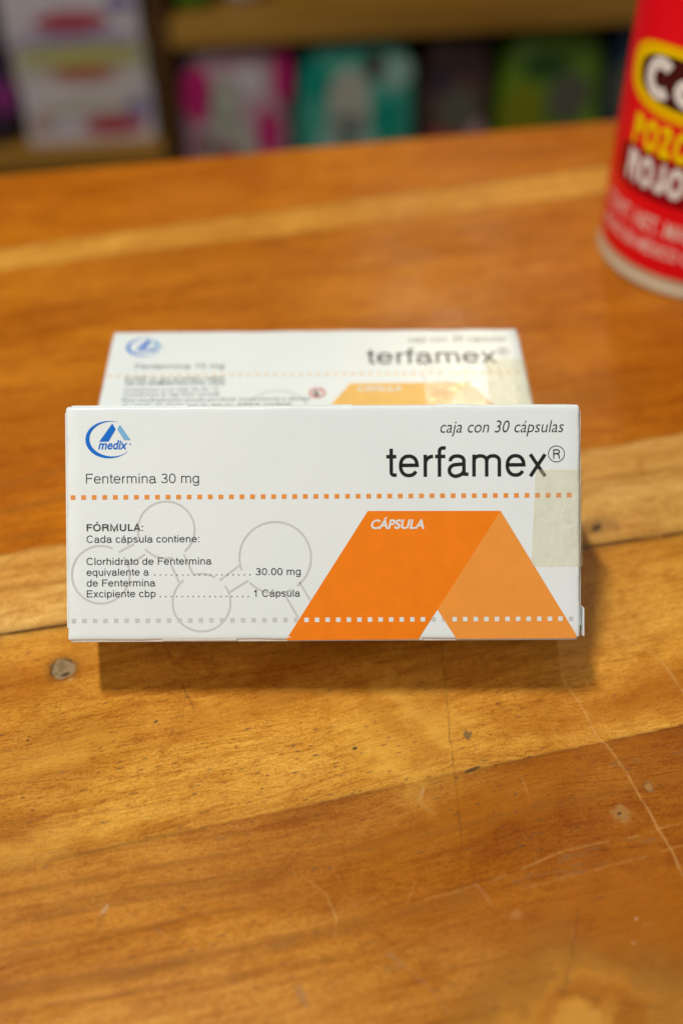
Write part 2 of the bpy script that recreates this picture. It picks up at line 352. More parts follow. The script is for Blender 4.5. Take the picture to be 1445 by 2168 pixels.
me.update(calc_edges=True)
NMAIN = len(gy)
tone, GV, idx, mcol, mal = wear(XX, YY)
n_ = len(co)
A1 = me.attributes.new('tone', 'FLOAT_COLOR', 'POINT'); A1.data.foreach_set('color', np.concatenate([tone.reshape(-1, 3), np.ones((n_, 1))], 1).astype('f4').ravel())
A2 = me.attributes.new('marks', 'FLOAT_COLOR', 'POINT'); A2.data.foreach_set('color', np.concatenate([mcol.reshape(-1, 3), mal.reshape(-1, 1)], 1).astype('f4').ravel())
A3 = me.attributes.new('grain', 'FLOAT_VECTOR', 'POINT'); A3.data.foreach_set('vector', np.stack([XX.ravel(), GV.ravel(), idx.ravel() * 3.71], -1).astype('f4').ravel())
me.materials.append(WOOD)
top = bpy.data.objects.new('tabletop', me); C.objects.link(top)
top.rotation_euler = (0, 0, TAB_ROT)
tag(top, 'worn varnished wooden tabletop of glued planks under both white boxes', 'table')

fl = link('floor', box_bm(-3000, 3000, -1500, 4000, -920, -900), plain('grey_floor', (.16, .14, .12), .5, var=.2, scale=6))
tag(fl, 'dull grey floor below the table and shelves', 'floor', kind='structure')

# ------------------------------------------------------------------ lettering: a light grotesque drawn with strokes
def arcp(cx, cy, rx, ry, a0, a1, n=14, e=2.25):
    out = []
    for i in range(n + 1):
        a = math.radians(a0 + (a1 - a0) * i / n); c, s = math.cos(a), math.sin(a)
        out.append((cx + rx * math.copysign(abs(c) ** (2 / e), c), cy + ry * math.copysign(abs(s) ** (2 / e), s)))
    return out
def glyph(ch, h):
    X = .523 - h; B = h * .6 - .004 + h * .4; T = .72 - h; bt = .0
    L = .07 + h
    mid = .262
    def bowl(cx, rx, a0=0, a1=360, n=26): return arcp(cx, mid, rx, mid + .010 - h, a0, a1, n)
    g = {
        'n': (.556, lambda r=.49: [[(L, 0), (L, .523)], [(L, .31)] + arcp((L + r - h) / 2, .33, (r - h - L) / 2, .533 - h - .33, 180, 0) + [(r - h, 0)]]),
        'h': (.556, lambda r=.49: [[(L, 0), (L, .72)], [(L, .31)] + arcp((L + r - h) / 2, .33, (r - h - L) / 2, .533 - h - .33, 180, 0) + [(r - h, 0)]]),
        'u': (.556, lambda r=.49: [[(r - h, 0), (r - h, .523)], [(L, .523)] + arcp((L + r - h) / 2, .19, (r - h - L) / 2, .19 + .01 - h, 180, 360)]),
        'm': (.833, lambda: [[(L, 0), (L, .523)]] + [[(a, .33)] + arcp((a + b) / 2, .36, (b - a) / 2, .533 - h - .36, 180, 0) + [(b, 0)] for a, b in ((L, .4165), (.4165, .763 - h))]),
        'r': (.333, lambda: [[(L, 0), (L, .523)], [(L, .28)] + arcp(.315, .30, .315 - L, .528 - h - .30, 180, 93, 8)]),
        'i': (.222, lambda: [[(.111, 0), (.111, .523)], [(.111, .625), (.111, .72)]]),
        'l': (.222, lambda: [[(.111, 0), (.111, .72)]]),
        'j': (.222, lambda: [[(.111, .523), (.111, -.10)] + arcp(.02, -.10, .091, .11 - h, 0, -80, 6), [(.111, .625), (.111, .72)]]),
        'o': (.556, lambda: [bowl(.278, .243 - h)]),
        'c': (.5, lambda: [bowl(.27, .235 - h, 38, 322)]),
        'e': (.556, lambda: [[(.035 + h, .275), (.515 - h, .275)] + bowl(.275, .24 - h, 3, 328)[0:]]),
        'd': (.556, lambda: [[(.49 - h, 0), (.49 - h, .72)], bowl(.262, .227 - h)]),
        'b': (.556, lambda: [[(L, 0), (L, .72)], bowl(.297, .227 - h)]),
        'p': (.556, lambda: [[(L, -.2), (L, .523)], bowl(.297, .227 - h)]),
        'q': (.556, lambda: [[(.49 - h, -.2), (.49 - h, .523)], bowl(.262, .227 - h)]),
        'g': (.556, lambda: [[(.49 - h, .523), (.49 - h, -.04)] + arcp(.27, -.04, .22 - h, .175 - h, 0, -165, 12), bowl(.262, .227 - h)]),
        'a': (.556, lambda: [[(.06 + h, .365)] + arcp(.265, .37, .205 - h, .163 - h, 170, 0, 10) + [(.47 - h, .09), (.485 - h, .02 + h), (.535, .012 + h)],
                             [(.47 - h, .318), (.40, .300), (.30, .290)] + arcp(.235, .148, .20 - h, .138, 88, 270, 14, 2.0)[0:] + [(.30, .025 + h * .0), (.38, .06), (.47 - h, .13)]]),
        't': (.278, lambda: [[(.115 + h * .4, .67), (.115 + h * .4, .11)] + arcp(.115 + .1, .11, .1 - h * .4, .11 - h, 180, 262, 6) + [(.262, .002 + h)], [(.015, .523 - h), (.255, .523 - h)]]),
        'f': (.278, lambda: [[(.12, 0), (.12, .60)] + arcp(.22, .60, .10, .127 - h, 180, 95, 6) + [(.27, .722 - h)], [(.015, .523 - h), (.262, .523 - h)]]),
        's': (.5, lambda: [arcp(.25, .385, .20 - h, .148 - h, 20, 90, 5) + arcp(.25, .395, .20 - h, .138 - h, 90, 180, 6) + [(.10, .325), (.20, .285), (.32, .25), (.42, .20)] + arcp(.25, .14, .215 - h, .15 - h, 0, -160, 12)]),
        'v': (.5, lambda: [[(.012 + h, .523), (.25, 0), (.488 - h, .523)]]),
        'x': (.5, lambda: [[(.03 + h, 0), (.47 - h, .523)], [(.03 + h, .523), (.47 - h, 0)]]),
        'F': (.611, lambda: [[(.08 + h, 0), (.08 + h, .72)], [(.08 + h, T), (.58, T)], [(.08 + h, .37), (.52, .37)]]),
        'E': (.667, lambda: [[(.08 + h, 0), (.08 + h, .72)], [(.08 + h, T), (.61, T)], [(.08 + h, .38), (.58, .38)], [(.08 + h, h), (.62, h)]]),
        'C': (.722, lambda: [arcp(.37, .36, .325 - h, .375 - h, 38, 322, 24, 2.1)]),
        'Ó': (.778, lambda: [arcp(.389, .36, .35 - h, .375 - h, 0, 360, 28, 2.1), [(.37, .82), (.45, .95)]]),
        'O': (.778, lambda: [arcp(.389, .36, .35 - h, .375 - h, 0, 360, 28, 2.1)]),
        'R': (.722, lambda: [[(.08 + h, 0), (.08 + h, .72)], [(.08 + h, T), (.42, T)] + arcp(.44, .535, .22 - h, .185 - h, 90, -90, 10) + [(.08 + h, .35 + h * .0)], [(.42, .35), (.55, .30), (.59, .20), (.60, .06), (.635, 0)]]),
        'M': (.833, lambda: [[(.075 + h, 0), (.075 + h, .70), (.4165, .02), (.758 - h, .70), (.758 - h, 0)]]),
        'U': (.722, lambda: [[(.08 + h, .72), (.08 + h, .24)] + arcp(.361, .24, .281 - h, .255 - h, 180, 360, 14) + [(.642 - h, .72)]]),
        'L': (.556, lambda: [[(.08 + h, .72), (.08 + h, h), (.53, h)]]),
        'A': (.667, lambda: [[(.015 + h, 0), (.3335, .70), (.652 - h, 0)], [(.15, .22), (.52, .22)]]),
        'P': (.667, lambda: [[(.08 + h, 0), (.08 + h, .72)], [(.08 + h, T), (.38, T)] + arcp(.40, .52, .23 - h, .20 - h, 90, -90, 10) + [(.08 + h, .32 + h)]]),
        'Z': (.611, lambda: [[(.05, T), (.56 - h, T)], [(.56 - h, T), (.06 + h, h)], [(.05, h), (.57, h)]]),
        'J': (.5, lambda: [[(.42 - h, .72), (.42 - h, .22)] + arcp(.24, .22, .18, .22 - h, 0, -170, 12)]),
        'á': (.556, None), ' ': (.278, lambda: []),
        ':': (.278, lambda: [[(.139, 0), (.139, .1)], [(.139, .42), (.139, .523)]]),
        '.': (.278, lambda: [[(.139, 0), (.139, .09)]]),
        '0': (.556, lambda: [arcp(.278, .35, .235 - h, .36 - h, 0, 360, 28, 2.2)]),
        '1': (.556, lambda: [[(.36 - h, 0), (.36 - h, .71)], [(.11, .52), (.24, .545), (.36 - h, .70)]]),
        '3': (.556, lambda: [arcp(.275, .53, .205 - h, .18 - h, 160, -60, 12) + [(.24, .375)], [(.24, .375)] + arcp(.27, .19, .24 - h, .195 - h, 75, -165, 14)]),
        '5': (.556, lambda: [[(.49, .70 - h), (.14, .70 - h), (.095, .33)] + arcp(.275, .235, .235 - h, .235 - h, 140, -160, 16)]),
    }
    if ch == 'á':
        a = g['a']; return a[0], a[1]() + [[(.26, .60), (.35, .72)]]
    adv, f = g[ch]
    return adv, f()

def ribbon(pts, hw):
    """list of quads along a polyline, mitred; pts closed when the ends meet"""
    P = [Vector(p) for p in pts]
    Q = [P[0]]
    for p in P[1:]:
        if (p - Q[-1]).length > 1e-5: Q.append(p)
    P = Q; n = len(P)
    closed = (P[0] - P[-1]).length < 1e-4 and n > 3
    if closed: P = P[:-1]; n -= 1
    le, ri = [], []
    hwf = hw if callable(hw) else (lambda t: hw)
    for i in range(n):
        a = P[(i - 1) % n] if (i > 0 or closed) else None
        b = P[(i + 1) % n] if (i < n - 1 or closed) else None
        d1 = (P[i] - a).normalized() if a is not None else None
        d2 = (b - P[i]).normalized() if b is not None else None
        if d1 is None: d1 = d2
        if d2 is None: d2 = d1
        t = (d1 + d2)
        t = t.normalized() if t.length > 1e-6 else d1
        nrm = Vector((-t.y, t.x)); k = 1 / max(.42, nrm.dot(Vector((-d1.y, d1.x))))
        q = hwf(i / (n - 1)) * k
        le.append(P[i] + nrm * q); ri.append(P[i] - nrm * q)
    out = []
    for i in range(n if closed else n - 1):
        j = (i + 1) % n
        out.append([tuple(ri[i]), tuple(ri[j]), tuple(le[j]), tuple(le[i])])
    return out

def text_polys(s, x0, x1, base, xh=None, cap=None, weight=.078, shear=0.0):
    """stroke text fitted between x0 and x1 (mm on the face); base = distance from the face top of the baseline"""
    h = weight / 2; pen = 0; strokes = []
    for ch in s:
        adv, st = glyph(ch, h)
        for pl in st: strokes.append([(p[0] + pen, p[1]) for p in pl])
        pen += adv
    lo = min(p[0] for st in strokes for p in st) - h; hi = max(p[0] for st in strokes for p in st) + h
    sx = (x1 - x0) / (hi - lo); sy = xh / .523 if xh else cap / .72
    out = []
    for st in strokes:
        layer = []
        for q in ribbon(st, h):
            layer.append([((p[0] - lo) * sx + x0 + shear * p[1] * sy, base - p[1] * sy) for p in q])
        out.append(layer)
    return out                                  # list of strokes, each a list of quads

def sheet(name, layers, mat, parent, T, h, eps=.05, step=.004):
    """flat print on the face y=-T; layers of polygons in (right, down) mm; every layer a few microns higher"""
    bm = bmesh.new(); cache = {}
    for li, polys in enumerate(layers):
        y = -(T + eps + step * (li % 5))
        vc = {}
        for poly in polys:
            vs = []
            for (u, v) in poly:
                key = (round(u, 4), round(v, 4))
                if key not in vc: vc[key] = bm.verts.new(Vector((u - 65, y, h - v)) * MM)
                if vc[key] not in vs: vs.append(vc[key])
            if len(vs) < 3: continue
            try: f = bm.faces.new(vs)
            except ValueError: pass
    bm.normal_update()
    for f in bm.faces:
        if f.normal.y > 0: f.normal_flip()
    return link(name, bm, mat, parent)

def font_polys(s, x0, x1, base, xh=None, cap=None, offset=0.0, shear=0.0, both=None, res=3):
    """text of Blender's built-in humanist face as triangles, fitted the same way"""
    c = bpy.data.curves.new('t', 'FONT'); c.body = s; c.offset = offset; c.resolution_u = res
    o = bpy.data.objects.new('t', c); C.objects.link(o); bpy.context.view_layer.update()
    me = o.to_mesh()
    lo = min(v.co.x for v in me.vertices); hi = max(v.co.x for v in me.vertices)
    sx = (x1 - x0) / (hi - lo)
    sy = xh / .46 if xh else cap / .69
    polys = [[((me.vertices[i].co.x - lo) * sx + x0 + shear * me.vertices[i].co.y * sy, base - me.vertices[i].co.y * sy) for i in p.vertices] for p in me.polygons]
    o.to_mesh_clear(); C.objects.unlink(o); bpy.data.objects.remove(o); bpy.data.curves.remove(c)
    return [polys]

# ------------------------------------------------------------------ carton geometry
W, HB, TB = 130.0, 59.5, 35.4
TILT = math.radians(41.8)
def card_mat():
    k = NT('coated_white_card'); P = k.co()
    n = k.noise(P, 900, 3, .6); n2 = k.noise(P, 45, 3, .5)
    k.bump(k.ma('ADD', k.ma('MULTIPLY', n, .20), n2), .16, .0009)
    c = k.mix(k.sm(n2, .35, .65), (.79, .85, .825, 1), (.81, .865, .845, 1))
    return k.fin(c, .30, .35)
CARD = card_mat()
RAW = plain('cut_card_edge', (.66, .62, .54), .7, .3, scale=400)
def ink(name, col, rough=.32, var=.03): return plain(name, col, rough, .14, 0, var, 200)
INK_BLACK = ink('black_ink', (.022, .022, .021)); INK_TEXT = ink('dark_grey_ink', (.045, .045, .042))
INK_ORANGE = ink('orange_ink', (.90, .225, .010)); INK_ORANGE2 = ink('light_orange_ink', (.86, .32, .052))
INK_DOT = ink('orange_dot_ink', (.83, .30, .055))
INK_GREY = ink('pale_grey_ink', (.59, .61, .585)); INK_WHITE = ink('unprinted_white', (.74, .80, .775))
INK_BLUE = ink('blue_ink', (.0, .150, .62)); INK_SKY = ink('light_blue_ink', (.20, .46, .70))
INK_PEACH = ink('pastel_orange_ink', (.86, .53, .15)); INK_PEACH_DOT = ink('pale_orange_dot_ink', (.82, .62, .38))
INK_RED = ink('red_line_ink', (.62, .18, .16)); INK_SOFT = ink('mid_grey_ink', (.16, .18, .17))

def tape_mat():
    k = NT('yellowed_clear_tape'); t = k.t
    P = k.co(); n = k.noise(P, 190, 3, .6, 1.2); n2 = k.noise(P, 60, 3, .5, .5)
    k.bump(k.ma('ADD', n, n2), .9, .0014)
    st = k.noise(k.ve('MULTIPLY', P, (150, 150, 60)), 1.0, 3, .6, 2.5); st2 = k.sm(st, .56, .66)  # pale streaks in the colour stand in for glints on the wrinkles
    k.fin(k.mix(st2, (.80, .76, .58, 1), (.92, .86, .72, 1)), .10, .8)
    tr = k.n('ShaderNodeBsdfTransparent'); tr.inputs[0].default_value = (.985, .97, .90, 1)
    mx = k.n('ShaderNodeMixShader'); k.put(mx.inputs[0], k.sm(st, .45, .70, .14, .34))
    t.links.new(tr.outputs[0], mx.inputs[1]); t.links.new(k.b.outputs[0], mx.inputs[2])
    t.links.new(mx.outputs[0], t.nodes['Material Output'].inputs[0])
    return k.m
TAPE = tape_mat()

def fu(px, py):                                # photo pixel on the upright carton -> (right, down) mm on its face
    f = (px - 139 - (py - 861) * .021) / (1088 - (py - 861) * .018)
    return (f * W, (py - 861 + 3.5 * f) / 492.5 * HB)
def U(px, py=1084): return fu(px, py)[0]
def V(px, py): return fu(px, py)[1]
def sq(cx, cy, hw, hh): return [(cx - hw, cy - hh), (cx - hw, cy + hh), (cx + hw, cy + hh), (cx + hw, cy - hh)]

def carton_shell(root):
    """card body with rounded folds, lid slits, tuck flap edges and end flaps"""
    bm = bmesh.new()
    bmesh.ops.create_cube(bm, size=1)
    for v in bm.verts: v.co = Vector((v.co.x * W, (v.co.y - .5) * TB, (v.co.z + .5) * HB)) * MM
    bmesh.ops.subdivide_edges(bm, edges=bm.edges[:], cuts=34, use_grid_fill=True)
    for v in bm.verts:                          # panels of a real carton bow a little
        x, y, z = v.co / MM
        b = 1 - min(1, abs(x) / 65) ** 2; bz = 1 - min(1, abs(z - HB / 2) / (HB / 2)) ** 2; by = 1 - min(1, abs(y + TB / 2) / (TB / 2)) ** 2
        if abs(y + TB) < 1e-3 and 0: v.co.y -= .3 * b * bz * MM
        if abs(y) < 1e-3: v.co.y += .3 * b * bz * MM
        if abs(z - HB) < 1e-3: v.co.z += .35 * by * b * MM
        if abs(abs(x) - 65) < 1e-3: v.co.x += math.copysign(.25 * bz * by * MM, x)
    ed = [e for e in bm.edges if len(e.link_faces) == 2 and e.calc_face_angle(0) > 1.2]
    bmesh.ops.bevel(bm, geom=ed, offset=.80 * MM, segments=3, profile=.5, affect='EDGES')
    for v in bm.verts:                          # scored folds are never quite straight
        x, y, z = v.co / MM
        near = sum((abs(x) > 64.15, abs(y + TB / 2) > TB / 2 - .85, z < .85 or z > HB - .85))
        if near >= 2:
            q = math.sin(x * 1.7 + z * 2.3) * .5 + math.sin(x * .31 + z * .43 + 1) + random.uniform(-.7, .7)
            v.co += Vector((-math.copysign(1, x) * (abs(x) > 64.15), -math.copysign(1, y + TB / 2) * (abs(y + TB / 2) > TB / 2 - .85), -math.copysign(1, z - HB / 2) * (z < .85 or z > HB - .85))) * (.055 * (q + .6)) * MM
    body = link('carton_body', bm, CARD, root, True)
    # end flaps: a sheet on each end, the right one with the corner tab that stands proud
    for sx in (-1, 1):
        x0, x1 = (64.80, 65.45) if sx > 0 else (-65.45, -64.80)
        link('end_flap', box_bm(x0, x1, -TB + 1.6, -1.4, 3.2, HB - 1.6, .1, 1), CARD, root)
    bt = bmesh.new()
    for i, (z0, z1, x) in enumerate(((1.1, 9.2, 65.70),)):
        box_bm(x, x + .35, -TB - .05, -TB + 8, z0 - .5, z1 - .6, .12, 1, bt)
    for v in bt.verts:
        if v.co.z > 8 * MM and v.co.y < (-TB + 1) * MM: v.co.z -= .8 * MM
    link('corner_tab', bt, CARD, root)
    # tuck flap edges that show along the bottom and top folds
    for (a, b, zz) in ((24, 43, -.14), (72, 90, -.20), (103, 128.4, -.14)):
        link('tuck_flap', box_bm(a - 65, b - 65, -TB + .12, -TB + 9, zz, zz + .6, .12, 2), RAW, root)
    link('bottom_panel', box_bm(-64.2, 64.2, -TB + .55, -.8, -.38, .35, .15, 2), RAW, root)
    for (a, b) in ((1.5, 31), (61, 72.5), (94, 102)):
        link('lid_slit', box_bm(a - 65, b - 65, -TB + .55, -TB + 8, HB - .25, HB + .20, .12, 2), CARD, root)
    return body

def crescent():
    """logo ring: thick on the left, thinning to nothing at both ends"""
    cx, cy = U(235.5, 930), V(235.5, 930); rx, ry = 5.85, 4.55
    pts = []
    for i in range(41):
        a = math.radians(72 + (318 - 72) * i / 40)
        pts.append((cx + rx * math.cos(a), cy - ry * math.sin(a)))
    return [ribbon(pts, lambda t: .03 + .50 * max(0, math.sin(math.pi * min(1, max(0, t)))) ** 1.5)]

def logo(root):
    g = lambda zx, zy: fu(170 + zx / 5.16, 880 + zy / 5.16)
    sheet('logo_ring', crescent(), INK_BLUE, root, TB, HB)
    sheet('logo_peak', [[[g(355, 86), g(213, 284), g(315, 284), g(393, 150)]]], INK_BLUE, root, TB, HB)
    sheet('logo_slope', [[[g(437, 100), g(410, 150), g(485, 268), g(558, 268)]]], INK_SKY, root, TB, HB)
    L = font_polys('medix', g(205, 365)[0], g(512, 365)[0], g(300, 365)[1], xh=1.50, offset=.022, shear=.22)
    L += [[[g(432, 292), g(450, 275), g(470, 292), g(462, 296), g(450, 286), g(440, 296)]]]
    L += [ribbon([(g(553, 310)[0] + .17 * math.cos(a * .6283), g(553, 310)[1] + .17 * math.sin(a * .6283)) for a in range(11)], .06)]
    sheet('logo_lettering', L, INK_BLUE, root, TB, HB)

def circle_r(px, a0=0, a1=360, n=48):
    cx, cy, r = px; u, v = fu(cx, cy); R = r / 1083 * W
    return ribbon([(u + R * math.cos(math.radians(a0 + (a1 - a0) * i / n)), v - R * math.sin(math.radians(a0 + (a1 - a0) * i / n))) for i in range(n + 1)], .26)

def brand(root, count, dot_ink, light=False):
    wt = .085
    sheet('brand_lettering', text_polys('terfamex', U(814.5, 1000), U(1157, 1000), V(985, 1009.3), xh=5.58, weight=wt), INK_BLACK, root, TB, HB)
    rx, ry = fu(1177, 962)
    L = [ribbon([(rx + 2.02 * math.cos(i * math.pi / 20), ry + 2.02 * math.sin(i * math.pi / 20)) for i in range(41)], .105)]
    L += text_polys('R', rx - .82, rx + .95, ry + 1.18, cap=2.36, weight=.095)
    sheet('registered_mark', L, INK_BLACK, root, TB, HB)
    sheet('pack_size_lettering', font_polys('caja con %s cápsulas' % count, U(930, 917), U(1190, 917), V(1060, 917), xh=2.05, offset=-.004, shear=.20), INK_TEXT, root, TB, HB)
    L = []
    for i in range(48):
        u, v = fu(157.5 + 22.27 * i, 1051.8 - 3.4 * i / 47)
        L.append(sq(u, v, .60, .58))
    sheet('dotted_line', [L], dot_ink, root, TB, HB)

# ---- front carton
cx_front = -4.45
zc = FPX * W / 1084
root_f = empty('medicine_carton', Vector((cx_front, 228.1, 0.35)) * MM, (-TILT, 0, 0))
root_f.rotation_mode = 'QUATERNION'
root_f.rotation_quaternion = (Matrix.Rotation(-TILT, 4, 'X') @ Matrix.Rotation(math.radians(-.28), 4, 'Y')).to_quaternion()
tag(root_f, 'white carton with bright orange band and formula text, propped up in front', 'medicine box')
carton_shell(root_f)
logo(root_f)
brand(root_f, '30', INK_DOT)
T_ = lambda s, a, b, base, cap, w=.090: text_polys(s, U(a, base), U(b, base), V((a + b) / 2, base), cap=cap, weight=w)
sheet('dosage_lettering', T_('Fentermina 30 mg', 184.5, 423, 1022, 2.45, .072), INK_TEXT, root_f, TB, HB)
L = T_('FÓRMULA:', 187, 306, 1122.3, 1.78, .125)
L += T_('Cada cápsula contiene:', 187, 425, 1146.3, 1.80)
L += T_('Clorhidrato de Fentermina', 187.5, 452, 1193, 1.80)
L += T_('equivalente a', 188, 320, 1215.8, 1.80) + T_('30.00 mg', 544, 639, 1215.0, 1.80)
L += T_('de Fentermina', 188.5, 334, 1238.6, 1.80)
L += T_('Excipiente cbp', 189, 334, 1261.2, 1.80) + T_('1 Cápsula', 540, 639, 1260.5, 1.80)
for i in range(18):
    u, v = fu(331.5 + 11.8 * i, 1214.6); L.append([sq(u, v, .14, .14)])
for i in range(17):
    u, v = fu(343.5 + 11.6 * i, 1260.0); L.append([sq(u, v, .14, .14)])
sheet('formula_lettering', L, INK_TEXT, root_f, TB, HB, eps=.065)
A, B_, C_, D_ = (354.6, 1120, 60), (217.6, 1213.8, 61), (585, 1178.5, 75.5), (430.6, 1273, 61)
z = lambda x, y: fu(120 + x / 2.408, 840 + y / 2.408)
L = [circle_r(A, -50, 207), circle_r(A, 222, 283), circle_r(B_, 66, 398), circle_r(C_, -53, 200), circle_r(C_, 224, 296), circle_r(D_, 128, 396), circle_r(D_, 62, 105)]
for a, b in (((325, 787), (402, 745)), ((375, 850), (460, 797)), ((592, 850), (632, 938)), ((655, 797), (703, 898)), ((838, 930), (938, 855)), ((882, 995), (985, 930)), ((1243, 940), (1302, 1036)), ((1175, 1012), (1238, 1118))):
    L.append(ribbon([z(*a), z(*b)], .26))
sheet('molecule_outline', [q for q in L], INK_GREY, root_f, TB, HB, eps=.035, step=.003)
y0, y1 = 1081, 1352.2
TL, TR = fu(779.5, 1081), fu(1059.7, 1081); BL = fu(608.5, 1352.4); NA = fu(927.5, 1288.4); NL = fu(887.5, 1350.5); NR = fu(967.5, 1350); BR = fu(1222, 1345)
sheet('orange_band', [[[TL, BL, NL, NA, TR]]], INK_ORANGE, root_f, TB, HB, eps=.055)
sheet('light_orange_band', [[[TR, NA, NR, fu(1219.5, 1349), fu(1220.0, 1342)]]], INK_ORANGE2, root_f, TB, HB, eps=.055)
sheet('band_lettering', font_polys('CÁPSULA', U(784.5, 1118), U(899, 1118), V(840, 1118), cap=2.25, offset=.028, shear=.22), INK_WHITE, root_f, TB, HB, eps=.085)
Lg, Lw = [], []
for i in range(48):
    px = 162 + 22.27 * i; py = 1311 - 3.2 * i / 47; u, v = fu(px, py)
    on = (px > 636 and px < 905) or (950 < px < 1196)
    (Lw if on else Lg).append(sq(u, v, .56, .56))
sheet('dotted_line', [Lg], INK_GREY, root_f, TB, HB, eps=.045)
sheet('dotted_line', [Lw], INK_WHITE, root_f, TB, HB, eps=.085)

def tape(root, u0, ub, v0, v1):
    """strip of clear tape over the right edge, slightly wrinkled"""
    bm = bmesh.new(); nx, nz = 26, 30; rows = []
    for j in range(nz + 1):
        t = j / nz; v = v0 + (v1 - v0) * t; a = u0 + (ub - u0) * t; row = []
        for i in range(nx + 1):
            s = i / nx * ((130 - a) + 11)
            u = a + s; wr = .07 * math.sin(u * 2.9 + v * .8 + math.sin(v)) * math.sin(v * 1.3 + u * .4)
            if u <= 129.2: p = (u - 65, -TB - .16 - wr * .5, HB - v)
            elif u <= 131.0:
                q = (u - 129.2) / 1.8 * math.pi / 2; p = (64.2 + 1.72 * math.sin(q), -TB - .16 + 1.2 * (1 - math.cos(q)), HB - v)
            else: p = (65.94 + wr * .3, -TB + 1.04 + (u - 131), HB - v)
            row.append(bm.verts.new(Vector(p) * MM))
        rows.append(row)
    for j in range(nz):
        for i in range(nx): bm.faces.new((rows[j][i], rows[j + 1][i], rows[j + 1][i + 1], rows[j][i + 1]))
    return link('tape_strip', bm, TAPE, root, True)
tape(root_f, U(1133, 993), U(1124, 1197), V(1180, 994.5), V(1176, 1198.5))

# ---- carton lying behind
rb = empty('medicine_carton', Vector((-7.3, 261.2, 0.05)) * MM)
rb.scale = (.992, 1, 1.035)
rb.rotation_mode = 'QUATERNION'
rb.rotation_quaternion = (Matrix.Rotation(math.radians(.9), 4, 'Z') @ Matrix.Rotation(-math.pi / 2, 4, 'X')).to_quaternion()
tag(rb, 'blurred white carton with pastel orange band lying flat behind the propped one', 'medicine box')
carton_shell(rb)
logo(rb)
brand(rb, '30', INK_PEACH_DOT)
sheet('dosage_lettering', text_polys('Fentermina 15 mg', 9.0, 36.5, 19.8, cap=2.6, weight=.09), INK_SOFT, rb, TB, HB)
L = []
for s, a, b, v in (('DOSIS: La que el médico señale.', 6.6, 37.5, 25.4), ('VÍA DE ADMINISTRACIÓN: ORAL', 6.6, 37.5, 27.7), ('Consérvese a no más de 30 °C', 6.8, 35.5, 30.7),
                   ('Consérvese la caja bien cerrada', 6.8, 36.0, 33.0), ('Este medicamento puede producir somnolencia y afectar', 7.0, 63.5, 35.6), ('el estado de alerta por lo que no deberá conducir', 7.0, 58, 38.2)):
    L += font_polys(s, a, b, v, cap=1.7, offset=.02 if v < 30 or v > 38 else .008, res=1)
sheet('caution_lettering', L, INK_SOFT, rb, TB, HB)
sheet('pastel_band', [[[(75.5, 27.8), (57, 59.2), (89.5, 59.2), (94.4, 51.6), (112.0, 27.8)]]], INK_PEACH, rb, TB, HB)
sheet('pastel_slope', [[[(112.0, 27.8), (94.4, 51.6), (99.0, 59.2), (129.2, 59.2), (129.2, 57)]]], INK_PEACH_DOT, rb, TB, HB)
sheet('band_lettering', font_polys('CÁPSULA', 77.5, 91, 31.6, cap=2.2, offset=.02, shear=.2), INK_WHITE, rb, TB, HB, eps=.085)
L = [ribbon([(65.5 + 2.2 * math.cos(i * math.pi / 14), 32.2 + 2.2 * math.sin(i * math.pi / 14)) for i in range(29)], .32), ribbon([(63.9, 33.8), (67.1, 30.6)], .25)]
sheet('warning_ring', L, INK_RED, rb, TB, HB)
sheet('warning_figure', [ribbon([(65.0, 30.9), (64.8, 32.4), (65.8, 33.2), (65.0, 34.0)], .42)], INK_SOFT, rb, TB, HB, eps=.1)
L = [ribbon([(53.5 + 9 * math.cos(i * math.pi / 24), 40.0 - 9 * math.sin(i * math.pi / 24)) for i in range(49)], .26)]
sheet('molecule_outline', L, INK_GREY, rb, TB, HB, eps=.035)
# clear seal patch and tape near its right edge
tape(rb, 118, 117, 16.5, 41.5)
def seal():
    k = NT('glossy_seal'); P = k.co(); n = k.noise(P, 150, 3, .6, 1.5)
    k.bump(n, .6, .0005); k.fin((.8, .8, .74, 1), .17, .8)
    tr = k.n('ShaderNodeBsdfTransparent'); mx = k.n('ShaderNodeMixShader'); mx.inputs[0].default_value = .26
    k.t.links.new(tr.outputs[0], mx.inputs[1]); k.t.links.new(k.b.outputs[0], mx.inputs[2]); k.t.links.new(mx.outputs[0], k.t.nodes['Material Output'].inputs[0])
    return k.m
sheet('clear_seal', [[[(98, 19), (98, 46), (116, 46), (116, 19)]]], seal(), rb, TB, HB, eps=.12)

# ------------------------------------------------------------------ can
CX, CY, CR = 145.4, 431.8, 40.6
root_c = empty('food_can', Vector((CX, CY, 0)) * MM)
tag(root_c, 'red labelled food can with yellow oval, cut off at the right edge', 'can')
def lathe(prof, n=96):
    bm = bmesh.new(); rings = []
    for (r, z) in prof:
        rings.append([bm.verts.new(Vector((r * math.cos(2 * math.pi * i / n), r * math.sin(2 * math.pi * i / n), z)) * MM) for i in range(n)])
    for a, b in zip(rings, rings[1:]):
        for i in range(n):
            j = (i + 1) % n; bm.faces.new((a[i], a[j], b[j], b[i]))
    return bm
TIN = NT('cream_lacquered_tin'); TIN = TIN.fin((.70, .64, .46, 1), .34, .5, .25)
cb = link('can_body', lathe([(0, 1.2), (36, 1.2), (37.8, .1), (39.8, 0), (40.9, .8), (41.0, 2.4), (40.4, 3.6), (40.1, 4.4), (40.15, 5), (40.15, 5.6), (40.15, 30), (40.15, 113.4), (40.1, 114), (39.6, 115), (40.9, 116), (41.0, 118.6), (40.2, 119.4), (39, 119), (38.4, 116.5), (0, 116.5)]), TIN, root_c, True)
k = NT('red_paper_label'); n = k.noise(k.co(), 40, 3, .5)
